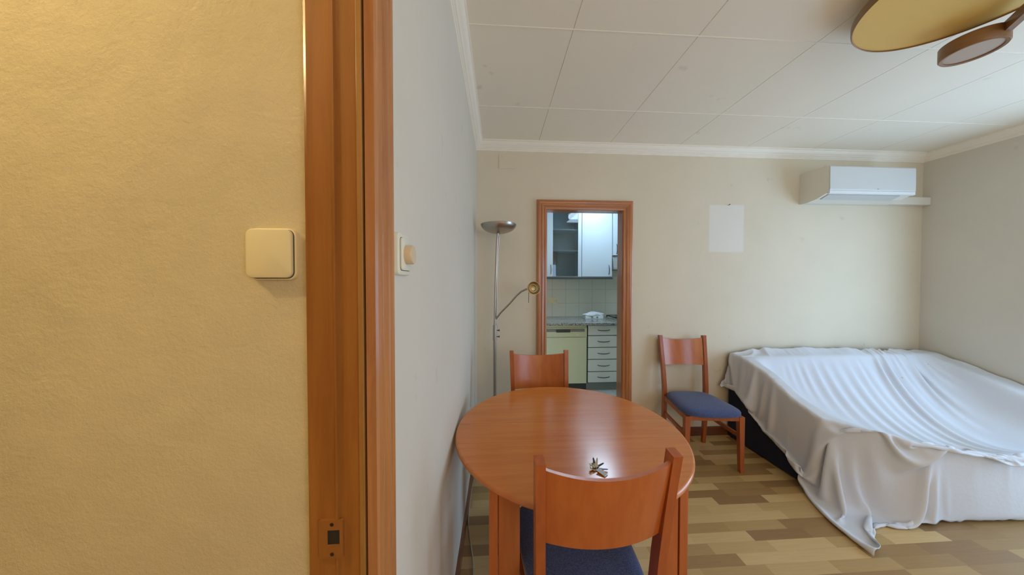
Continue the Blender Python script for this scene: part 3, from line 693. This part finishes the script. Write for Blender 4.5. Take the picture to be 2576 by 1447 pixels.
# unit left and oven right of them (mostly behind the door casing)
t = thing('sink_cabinet', 'white base cabinet left of the dishwasher', 'cabinet', (.24, 3.66, 0))
obj('carcass', box(-.35, .35, .019, .60, .10, .868), M_cab, t); obj('door', box(-.345, .345, 0, .018, .105, .862, .002, 1), M_drawer, t)
t = thing('oven', 'dark built-in oven under the gas hob', 'oven', (1.935, 3.66, 0))
obj('body', box(-.30, .30, .012, .58, .10, .868), M_dgrey, t); obj('door', box(-.295, .295, 0, .012, .16, .72, .004, 1), M_black, t); obj('control_panel', box(-.295, .295, 0, .012, .74, .862, .003, 1), M_steel, t)
# wall cabinets
CB, CT, CF = 1.494, 2.56, 3.95
def wallcab(name, x0, x1, label, z0=CB):
    t = thing(name, label, 'cabinet', ((x0+x1)/2, CF, z0)); hw = (x1-x0)/2; h = CT-z0; bm = new_bm(); D = KY-CF
    add_box(bm, -hw, -hw+.016, .018, D, 0, h); add_box(bm, hw-.016, hw, .018, D, 0, h); add_box(bm, -hw+.016, hw-.016, .018, D, 0, .016); add_box(bm, -hw+.016, hw-.016, .018, D, h-.016, h); add_box(bm, -hw+.016, hw-.016, D-.01, D, .016, h-.016)
    obj('carcass', bm, M_cab, t); return t, hw, h, D
t, hw, h, D = wallcab('glass_cabinet', .715, 1.204, 'white wall cabinet with a glass-fronted door above the dishwasher')
for zz in (.36, .655): obj('shelf', box(-hw+.017, hw-.017, .04, D-.012, zz, zz+.016), M_cab, t)
bm = new_bm(); frame_plate(bm, -hw+.002, hw-.002, .004, h-.004, -hw+.084, hw-.050, .006, h-.06, 0, .018); d = obj('door', bm, M_cab, t)
obj('pane', box(-hw+.084, hw-.050, .006, .011, .006, h-.06), M_glass, d)
bow_b = bow_handle(new_bm(), (-hw+.055, -.001, .036), (-hw+.055, -.001, .166), (0, -1, 0), .0045, .026); obj('handle', bow_b, M_darkm, d, smooth=True)
t, hw, h, D = wallcab('wall_cabinet', 1.208, 1.640, 'plain white wall cabinet between the glass-fronted cabinet and the extractor')
d = obj('door', box(-hw+.002, hw-.002, 0, .018, .004, h-.004, .002, 1), M_cab, t); obj('handle', bow_handle(new_bm(), (hw-.048, -.001, .036), (hw-.048, -.001, .166), (0, -1, 0), .0055, .026), M_darkm, d, smooth=True)
t, hw, h, D = wallcab('wall_cabinet', .18, .711, 'white wall cabinet at the left edge of the kitchen doorway'); obj('door', box(-hw+.002, hw-.002, 0, .018, .004, h-.004, .002, 1), M_cab, t)
t, hw, h, D = wallcab('hood_cabinet', 1.650, 2.25, 'white cabinet over the extractor hood at the right of the doorway', 1.795)
d = obj('door', box(-hw+.002, hw-.002, 0, .018, .004, h-.004, .002, 1), M_cab, t); obj('handle', bow_handle(new_bm(), (-hw+.052, -.001, .02), (-hw+.052, -.001, .16), (0, -1, 0), .0055, .026), M_darkm, d, smooth=True)
t = thing('extractor_hood', 'grey extractor hood under the short white cabinet', 'extractor hood', (1.95, CF, 1.60))
bm = new_bm(); add_prism(bm, [(0.03, .193), (-.0, .12), (-.03, .02), (-.03, 0), (.345, 0), (.345, .193)], 'x', -.298, .30); obj('body', bm, M_grey, t)
bm = new_bm(); add_box(bm, -.235, .30, -.045, -.031, .125, .193, .003, 1); obj('visor', bm, M_cab, t)
M_pelmet = plain('charcoal_rail', (.07, .075, .07, 1), .5)
t = thing('light_pelmet', 'dark grey rail under the white wall cabinets', 'pelmet', (.91, CF, CB-.030)); obj('rail', box(-.73, .735, -.018, .02, 0, .029, .008, 3), M_pelmet, t)
# double socket
t = thing('wall_socket', 'cream double plate with switch and round socket on the kitchen tiles', 'socket', (.868, KY, 1.1415))
obj('plate', box(-.079, .079, -.008, 0, -.040, .040, .004, 2), M_cream, t); obj('switch_rocker', box(-.068, -.010, -.012, -.008, -.032, .032, .002, 1), M_cream, t)
bm = new_bm(); add_lathe(bm, [(.030, .0), (.030, .006), (.024, .006), (.022, .001), (0, .001)], 28, M=Matrix.Translation((.040, -.008, 0)) @ Matrix.Rotation(PI/2, 4, 'X')); s_ = obj('socket', bm, M_cream2, t)
for dx in (-.009, .009): obj('socket_hole', add_tube(new_bm(), [(.040+dx, -.0095, 0), (.040+dx, -.0102, 0)], .004, 10), M_black, s_)
# paper packet on the worktop
t = thing('paper_packet', 'crumpled white paper over a small open carton on the granite worktop', 'paper', (1.405, 4.06, .898))
bm = new_bm(); add_box(bm, -.125, .135, -.06, .06, 0, .045, .004, 1); obj('carton', bm, M_paper, t)
for dx in (-.028, .045): obj('carton_hole', add_tube(new_bm(), [(dx, -.0605, .024), (dx, -.0615, .024)], .014, 14), M_grey, t)
bm = new_bm(); bmesh.ops.create_icosphere(bm, subdivisions=3, radius=1.0)
rs = random.Random(3)
for v in bm.verts:
    a = v.co.copy(); q = 1+.16*math.sin(5*a.x+3*a.y)*math.cos(4*a.z+2*a.x)+rs.uniform(-.07, .07)
    v.co = Vector((a.x*.145*q-.01+.03*a.z, a.y*.07*q, .052+max(a.z, -.25)*.052*q*(1-.45*abs(a.x-.15))))
obj('crumpled_paper', bm, M_paper, t)
# hob
t = thing('gas_hob', 'gas hob with black pan supports on the granite worktop', 'hob', (1.93, 3.95, .898))
obj('plate', box(-.29, .29, -.25, .25, 0, .008, .003, 1), M_steel, t)
for gx in (-.145, .145):
    for gy in (-.12, .12):
        bm = new_bm(); add_lathe(bm, [(0, .008), (.045, .008), (.04, .022), (0, .024)], 24, gx, gy); obj('burner', bm, M_black, t)
    bm = new_bm()
    for yy in (-.22, 0, .22): add_box(bm, gx-.13, gx+.13, yy-.005, yy+.005, .028, .038)
    for xx in (-.13, .0, .13): add_box(bm, gx+xx-.005, gx+xx+.005, -.225, .225, .028, .038)
    for yy in (-.22, .22):
        for xx in (-.13, .13): add_box(bm, gx+xx-.005, gx+xx+.005, yy-.005, yy+.005, .006, .03)
    obj('pan_support', bm, M_black, t)
#SOFA#
# ------------------------------------------------------------------ sofa under a dust sheet
def pl(pts, n):
    """resample a polyline to n points evenly by length"""
    P = np.array(pts, float); d = np.r_[0, np.cumsum(np.linalg.norm(np.diff(P, axis=0), axis=1))]; s = np.linspace(0, d[-1], n)
    return np.stack([np.interp(s, d, P[:, k]) for k in range(P.shape[1])], 1)
CREST = [(2.165, 1.755, .528), (2.34, 1.61, .500), (2.50, 1.54, .475), (2.64, 1.48, .450), (2.84, 1.46, .415), (3.02, 1.45, .395), (3.5, 1.45, .390), (4.09, 1.46, .42)]
cxs = np.array([c[0] for c in CREST]); cys = np.array([c[1] for c in CREST]); czs = np.array([c[2] for c in CREST])
def sstep(x, a, b):
    t_ = np.clip((x-a)/(b-a), 0, 1); return t_*t_*(3-2*t_)
SX0 = 2.155
def solid_top(x, y):
    yc = np.interp(x, cxs, cys); zc = np.interp(x, cxs, czs)
    seat = zc-.012-.05*sstep(y-yc, .05, .35)
    back = seat+(.765-seat)*sstep(y, 2.12, 2.36)
    ridge = np.interp(y, [1.70, 1.76, 1.95, 2.15, 2.35, 2.5], [.505, .512, .575, .690, .757, .768])
    al = 1-sstep(x, 2.22, 2.42)
    seat = seat-.06*sstep(x, 2.4, 2.8)*(1-sstep(x, 3.5, 3.85))*sstep(y-yc, .05, .25)
    back = seat+(.765-seat)*sstep(y, 2.22, 2.40)
    ridge_r = np.interp(y, [1.45, 1.55, 1.97, 2.10, 2.31, 2.5], [.40, .45, .595, .645, .72, .752]); ar = sstep(x, 3.80, 3.98)
    return np.maximum(np.maximum(back*(1-al)+np.maximum(ridge, back)*al, 0), back*(1-ar)+np.maximum(ridge_r, back)*ar)
def cloth():
    NL, NC, NV, ND = 20, 130, 60, 34      # left overhang columns, top columns, top rows, drop rows
    nu, nv = NL+NC+1, NV+ND+1
    back = pl([(2.20, 2.50, .778), (2.51, 2.50, .806), (2.9, 2.50, .808), (3.18, 2.50, .802), (3.34, 2.47, .790), (3.62, 2.46, .776), (3.75, 2.50, .782), (4.085, 2.50, .765)], NC+1)
    crest = pl([(a, b, c) for a, b, c in CREST], NC+1)
    # the back edge is bunched together behind the middle of the backrest
    s0 = np.linspace(0, 1, NC+1); dens = 1+.0*s0; dens[(s0 > .54) & (s0 < .90)] = .66; dens = np.r_[0, np.cumsum(dens[:-1])]; dens /= dens[-1]
    back = np.stack([np.interp(dens, s0, back[:, q]) for q in range(3)], 1)
    ridge = pl([(2.20, 2.50, .778), (2.18, 2.35, .768), (2.17, 2.15, .70), (2.165, 1.95, .588), (2.165, 1.755, .528)], NV+1)
    right = pl([(4.085, 2.50, .765), (4.085, 2.31, .735), (4.085, 2.106, .66), (4.085, 1.97, .612), (4.085, 1.7, .50), (4.09, 1.46, .42)], NV+1)
    hemf = pl([(2.22, 1.54, .005), (2.47, 1.526, .004), (2.70, 1.513, .004), (3.16, 1.505, .004), (4.09, 1.50, .004)], NC+1)
    heml = pl([(2.06, 2.495, .47), (2.10, 2.47, .50), (2.125, 2.40, .515), (2.13, 2.31, .485), (2.125, 2.27, .34), (2.115, 2.15, .275), (2.10, 1.95, .225), (2.095, 1.92, .175), (2.09, 1.83, .165)], NV+1)
    flapl = pl([(2.09, 1.83, .165), (2.09, 1.85, .06), (2.085, 1.78, .012), (2.025, 1.60, .006), (1.965, 1.43, .006), (1.945, 1.335, .010)], ND+1)
    flapb = pl([(1.945, 1.335, .010), (1.965, 1.325, .05), (2.00, 1.355, .05), (2.08, 1.43, .015), (2.22, 1.54, .005)], NL+1)
    apexl = pl([(2.09, 1.83, .165), (2.13, 1.79, .38), (2.165, 1.755, .528)], NL+1)
    flapr = pl([(2.165, 1.755, .528), (2.185, 1.64, .26), (2.22, 1.54, .005)], ND+1)
    rdrop = pl([(4.09, 1.46, .42), (4.09, 1.49, .2), (4.09, 1.50, .004)], ND+1)
    backl = pl([(2.06, 2.495, .47), (2.13, 2.49, .66), (2.20, 2.50, .778)], NL+1)
    def coons(top, bot, lef, rig):
        n, m = len(top), len(lef); s = np.linspace(0, 1, n)[None, :, None]; t_ = np.linspace(0, 1, m)[:, None, None]
        return ((1-t_)*top[None]+t_*bot[None]+(1-s)*lef[:, None]+s*rig[:, None]
                -(1-s)*(1-t_)*top[0]-s*(1-t_)*top[-1]-(1-s)*t_*bot[0]-s*t_*bot[-1])
    P = np.zeros((nv, nu, 3))
    P[:NV+1, NL:] = coons(back, crest, ridge, right); P[NV:, NL:] = coons(crest, hemf, flapr, rdrop)
    P[:NV+1, :NL+1] = coons(backl, apexl, heml, ridge); P[NV:, :NL+1] = coons(apexl, flapb, flapl, flapr)
    P[:NV+1, :NL, 0] -= .0
    X0 = P.copy()
    rng = np.random.RandomState(5)
    # smooth random start so the slack buckles into folds
    def noise(kx, ky, amp):
        a = rng.randn(ky, kx); yy = np.linspace(0, ky-1, nv); xx = np.linspace(0, kx-1, nu)
        r = np.stack([np.interp(xx, np.arange(kx), a[i]) for i in range(ky)]); return np.stack([np.interp(yy, np.arange(ky), r[:, j]) for j in range(nu)], 1)*amp
    # radial fold seeds round the bunched back edge, rumples on the left arm
    for (fx, fy, kf, am, rad) in ((3.48, 2.68, 21, .028, .66), (2.60, 2.40, 13, .020, .42)):
        dx = P[..., 0]-fx; dy = fy-P[..., 1]; rr = np.hypot(dx, dy); th_ = np.arctan2(dx, dy)
        m_ = (P[..., 1] > 1.6) & (P[..., 0] > 2.2); P[..., 2] += m_*am*sstep(2.5-P[..., 1], .0, .10)*np.abs(np.sin(kf*th_/2+2.0*np.sin(3*rr)))*np.exp(-(rr/rad)**2)
    dx = P[..., 0]-2.15; dz = .55-P[..., 2]; a_ = np.arctan2(dx, dz); m_ = (X0[..., 1] < np.interp(X0[..., 0], cxs, cys)+.02) & (X0[..., 2] < .5) & (X0[..., 0] > 2.15)
    P[..., 1] -= m_*.035*np.abs(np.sin(9*a_))*np.exp(-dx/.6)
    P[..., 2] += np.abs(noise(26, 12, .012))+np.abs(noise(50, 22, .004)); P[..., 0] -= np.abs(noise(18, 20, .006)); P[..., 1] -= np.abs(noise(22, 16, .006))
    # flat rest metric
    lu = np.r_[np.full(NL, .40/NL), np.full(NC, 2.02*1.09/NC)]
    lv = np.r_[np.full(NV, .93*1.045/NV), np.full(ND, .575/ND)]
    # pins
    w = np.ones((nv, nu)); pin = np.zeros((nv, nu))
    pin[0, NL:] = 1; pin[:, -1] = 1; pin[-1, NL+4:] = .5; pin[0, :NL] = .25
    pin[:, 0] = .35; pin[-1, :NL+4] = .35
    for v in range(NV+1): pass
    # hold the crest line and the ridge softly
    pin[NV, NL:] = np.maximum(pin[NV, NL:], .55); pin[NV, NL+14:] = 1; pin[NV, NL] = .8; pin[-1, NL+3:] = 1; pin[NV//2, NL] = .5
    pinned_hard = pin >= 1; w[pinned_hard] = 0
    V = np.zeros_like(P); dt = .012; g_ = np.array([0, 0, -9.8])
    LU = np.broadcast_to(lu[None, :], (nv, nu-1)); LV = np.broadcast_to(lv[:, None], (nv-1, nu))
    # extra slack where the sheet is rumpled
    rump = .13*np.exp(-(((X0[..., 0]-2.55)/.30)**2+((X0[..., 1]-2.22)/.26)**2))+.07*np.exp(-(((X0[..., 0]-3.45)/.45)**2+((X0[..., 1]-2.25)/.25)**2))
    LU = LU*(1+rump[:, 1:]); LV = LV*(1+.5*rump[1:])
    def con(A, B, wa, wb, L, stiff_c, stiff_e):
        d = B-A; ln = np.sqrt((d*d).sum(-1))+1e-9; C = ln-L; k = np.where(C > 0, stiff_e, stiff_c); ws = wa+wb+1e-9
        c = (k*C/ln/ws)[..., None]*d; A += c*wa[..., None]; B -= c*wb[..., None]
    diag = np.sqrt(LU[:-1]**2+LV[:, :-1]**2)
    steps = 260
    for st in range(steps):
        V *= .965; V += dt*g_*w[..., None]; Q = P.copy(); P += dt*V*w[..., None]
        for it in range(7):
            for o in (0, 1):
                con(P[:, o:-1:2], P[:, o+1::2], w[:, o:-1:2], w[:, o+1::2], LU[:, o::2], .9, .95)
                con(P[o:-1:2], P[o+1::2], w[o:-1:2], w[o+1::2], LV[o::2], .9, .95)
            for o in (0, 1):
                con(P[o:-1:2, :-1], P[o+1::2, 1:], w[o:-1:2, :-1], w[o+1::2, 1:], diag[o::2], .25, .4)
                con(P[o:-1:2, 1:], P[o+1::2, :-1], w[o:-1:2, 1:], w[o+1::2, :-1], diag[o::2], .25, .4)
            B2 = .10
            for o in range(4):
                a = slice(o, nu-2, 4); b = slice(o+2, nu, 4); m = len(range(*b.indices(nu))); a = slice(o, o+4*m-3, 4)
                L2 = (LU[:, :-1]+LU[:, 1:])[:, a]; con(P[:, a], P[:, b], w[:, a], w[:, b], L2, B2, 0)
                b = slice(o+2, nv, 4); m = len(range(*b.indices(nv))); a = slice(o, o+4*m-3, 4)
                L2 = (LV[:-1]+LV[1:])[a]; con(P[a], P[b], w[a], w[b], L2, B2, 0)
            P += (pin*(.5 if it == 6 else .2)*(~pinned_hard))[..., None]*(X0-P)
            # body collision
            x, y, z = P[..., 0], P[..., 1], P[..., 2]
            yc = np.interp(x, cxs, cys)+np.where(z < np.interp(x, cxs, czs)-.035, .04, 0)*sstep(x, 2.25, 2.6); S = solid_top(x, y)+.006
            inside = (x > SX0-.008) & (y > yc-.004) & (z < S) & (w > 0)
            dl = x-(SX0-.008); df = y-(yc-.004); dz = S-z
            top = inside & (dz <= np.minimum(dl, df)+.02); P[..., 2] = np.where(top, S, z)
            lef = inside & ~top & (dl <= df); P[..., 0] = np.where(lef, SX0-.008, x)
            fr = inside & ~top & ~lef; P[..., 1] = np.where(fr, yc-.004, y)
            P[..., 2] = np.maximum(P[..., 2], .0035); P[..., 1] = np.minimum(P[..., 1], 2.528); P[..., 0] = np.minimum(P[..., 0], 4.092)
        V = (P-Q)/dt; V[w == 0] = 0
        onfloor = P[..., 2] < .005; V[onfloor] *= .3
        sp = np.sqrt((V*V).sum(-1, keepdims=True)); V *= np.minimum(1, 1.5/(sp+1e-9))
        if st > steps-60: V *= .85
    return P
CP = cloth(); nv_, nu_ = CP.shape[:2]
me = bpy.data.meshes.new('dust_sheet'); F = [(i*nu_+j, i*nu_+j+1, (i+1)*nu_+j+1, (i+1)*nu_+j) for i in range(nv_-1) for j in range(nu_-1)]
me.from_pydata([tuple(p) for p in CP.reshape(-1, 3)], [], [f[::-1] for f in F]); me.polygons.foreach_set('use_smooth', [True]*len(F)); me.materials.append(M_sheet)
sh = bpy.data.objects.new('dust_sheet', me); COL.objects.link(sh)
md = sh.modifiers.new('smooth', 'SUBSURF'); md.levels = 1; md.render_levels = 1
md = sh.modifiers.new('thick', 'SOLIDIFY'); md.thickness = .0022; md.offset = -1
tag(sh, 'rumpled white dust sheet thrown over the navy sofa, one corner trailing on the floor', 'sheet')

t = thing('sofa', 'navy upholstered sofa hidden under the white sheet, only its left side showing', 'sofa', (0, 0, 0))
# sofa body: a heightfield a little under the sheet's support, split in arms, back and seat
def body_piece(name, xa, xb, ya, yb, drop=.012):
    bm = new_bm(); nx = max(6, int((xb-xa)/.05)); ny = max(6, int((yb-ya)/.03) if isinstance(ya, float) else 30)
    T = []; Bt = []
    for i in range(nx+1):
        x = xa+(xb-xa)*i/nx; y0 = ya if isinstance(ya, float) else float(np.interp(x, cxs, cys))+.085; rt_, rb_ = [], []
        for j in range(ny+1):
            y = y0+(yb-y0)*j/ny; z = float(solid_top(np.array(x), np.array(y)))-drop
            rt_.append(bm.verts.new((x, y, z))); rb_.append(bm.verts.new((x, y, .012)))
        T.append(rt_); Bt.append(rb_)
    for i in range(nx):
        for j in range(ny):
            bm.faces.new((T[i][j], T[i+1][j], T[i+1][j+1], T[i][j+1])); bm.faces.new((Bt[i][j+1], Bt[i+1][j+1], Bt[i+1][j], Bt[i][j]))
        bm.faces.new((T[i][0], Bt[i][0], Bt[i+1][0], T[i+1][0])); bm.faces.new((T[i][ny], T[i+1][ny], Bt[i+1][ny], Bt[i][ny]))
    for j in range(ny):
        bm.faces.new((T[0][j], T[0][j+1], Bt[0][j+1], Bt[0][j])); bm.faces.new((T[nx][j+1], T[nx][j], Bt[nx][j], Bt[nx][j+1]))
    return obj(name, bm, M_navy, t)
body_piece('armrest', SX0, 2.36, None, 2.515); body_piece('seat', 2.361, 3.859, None, 2.339); body_piece('backrest', 2.361, 3.859, 2.340, 2.520); body_piece('armrest', 3.86, 4.085, None, 2.515)
for xx in (2.25, 4.0):
    for yy in (1.85, 2.42): obj('foot', box(xx-.025, xx+.025, yy-.025, yy+.025, 0, .012), M_black, t)
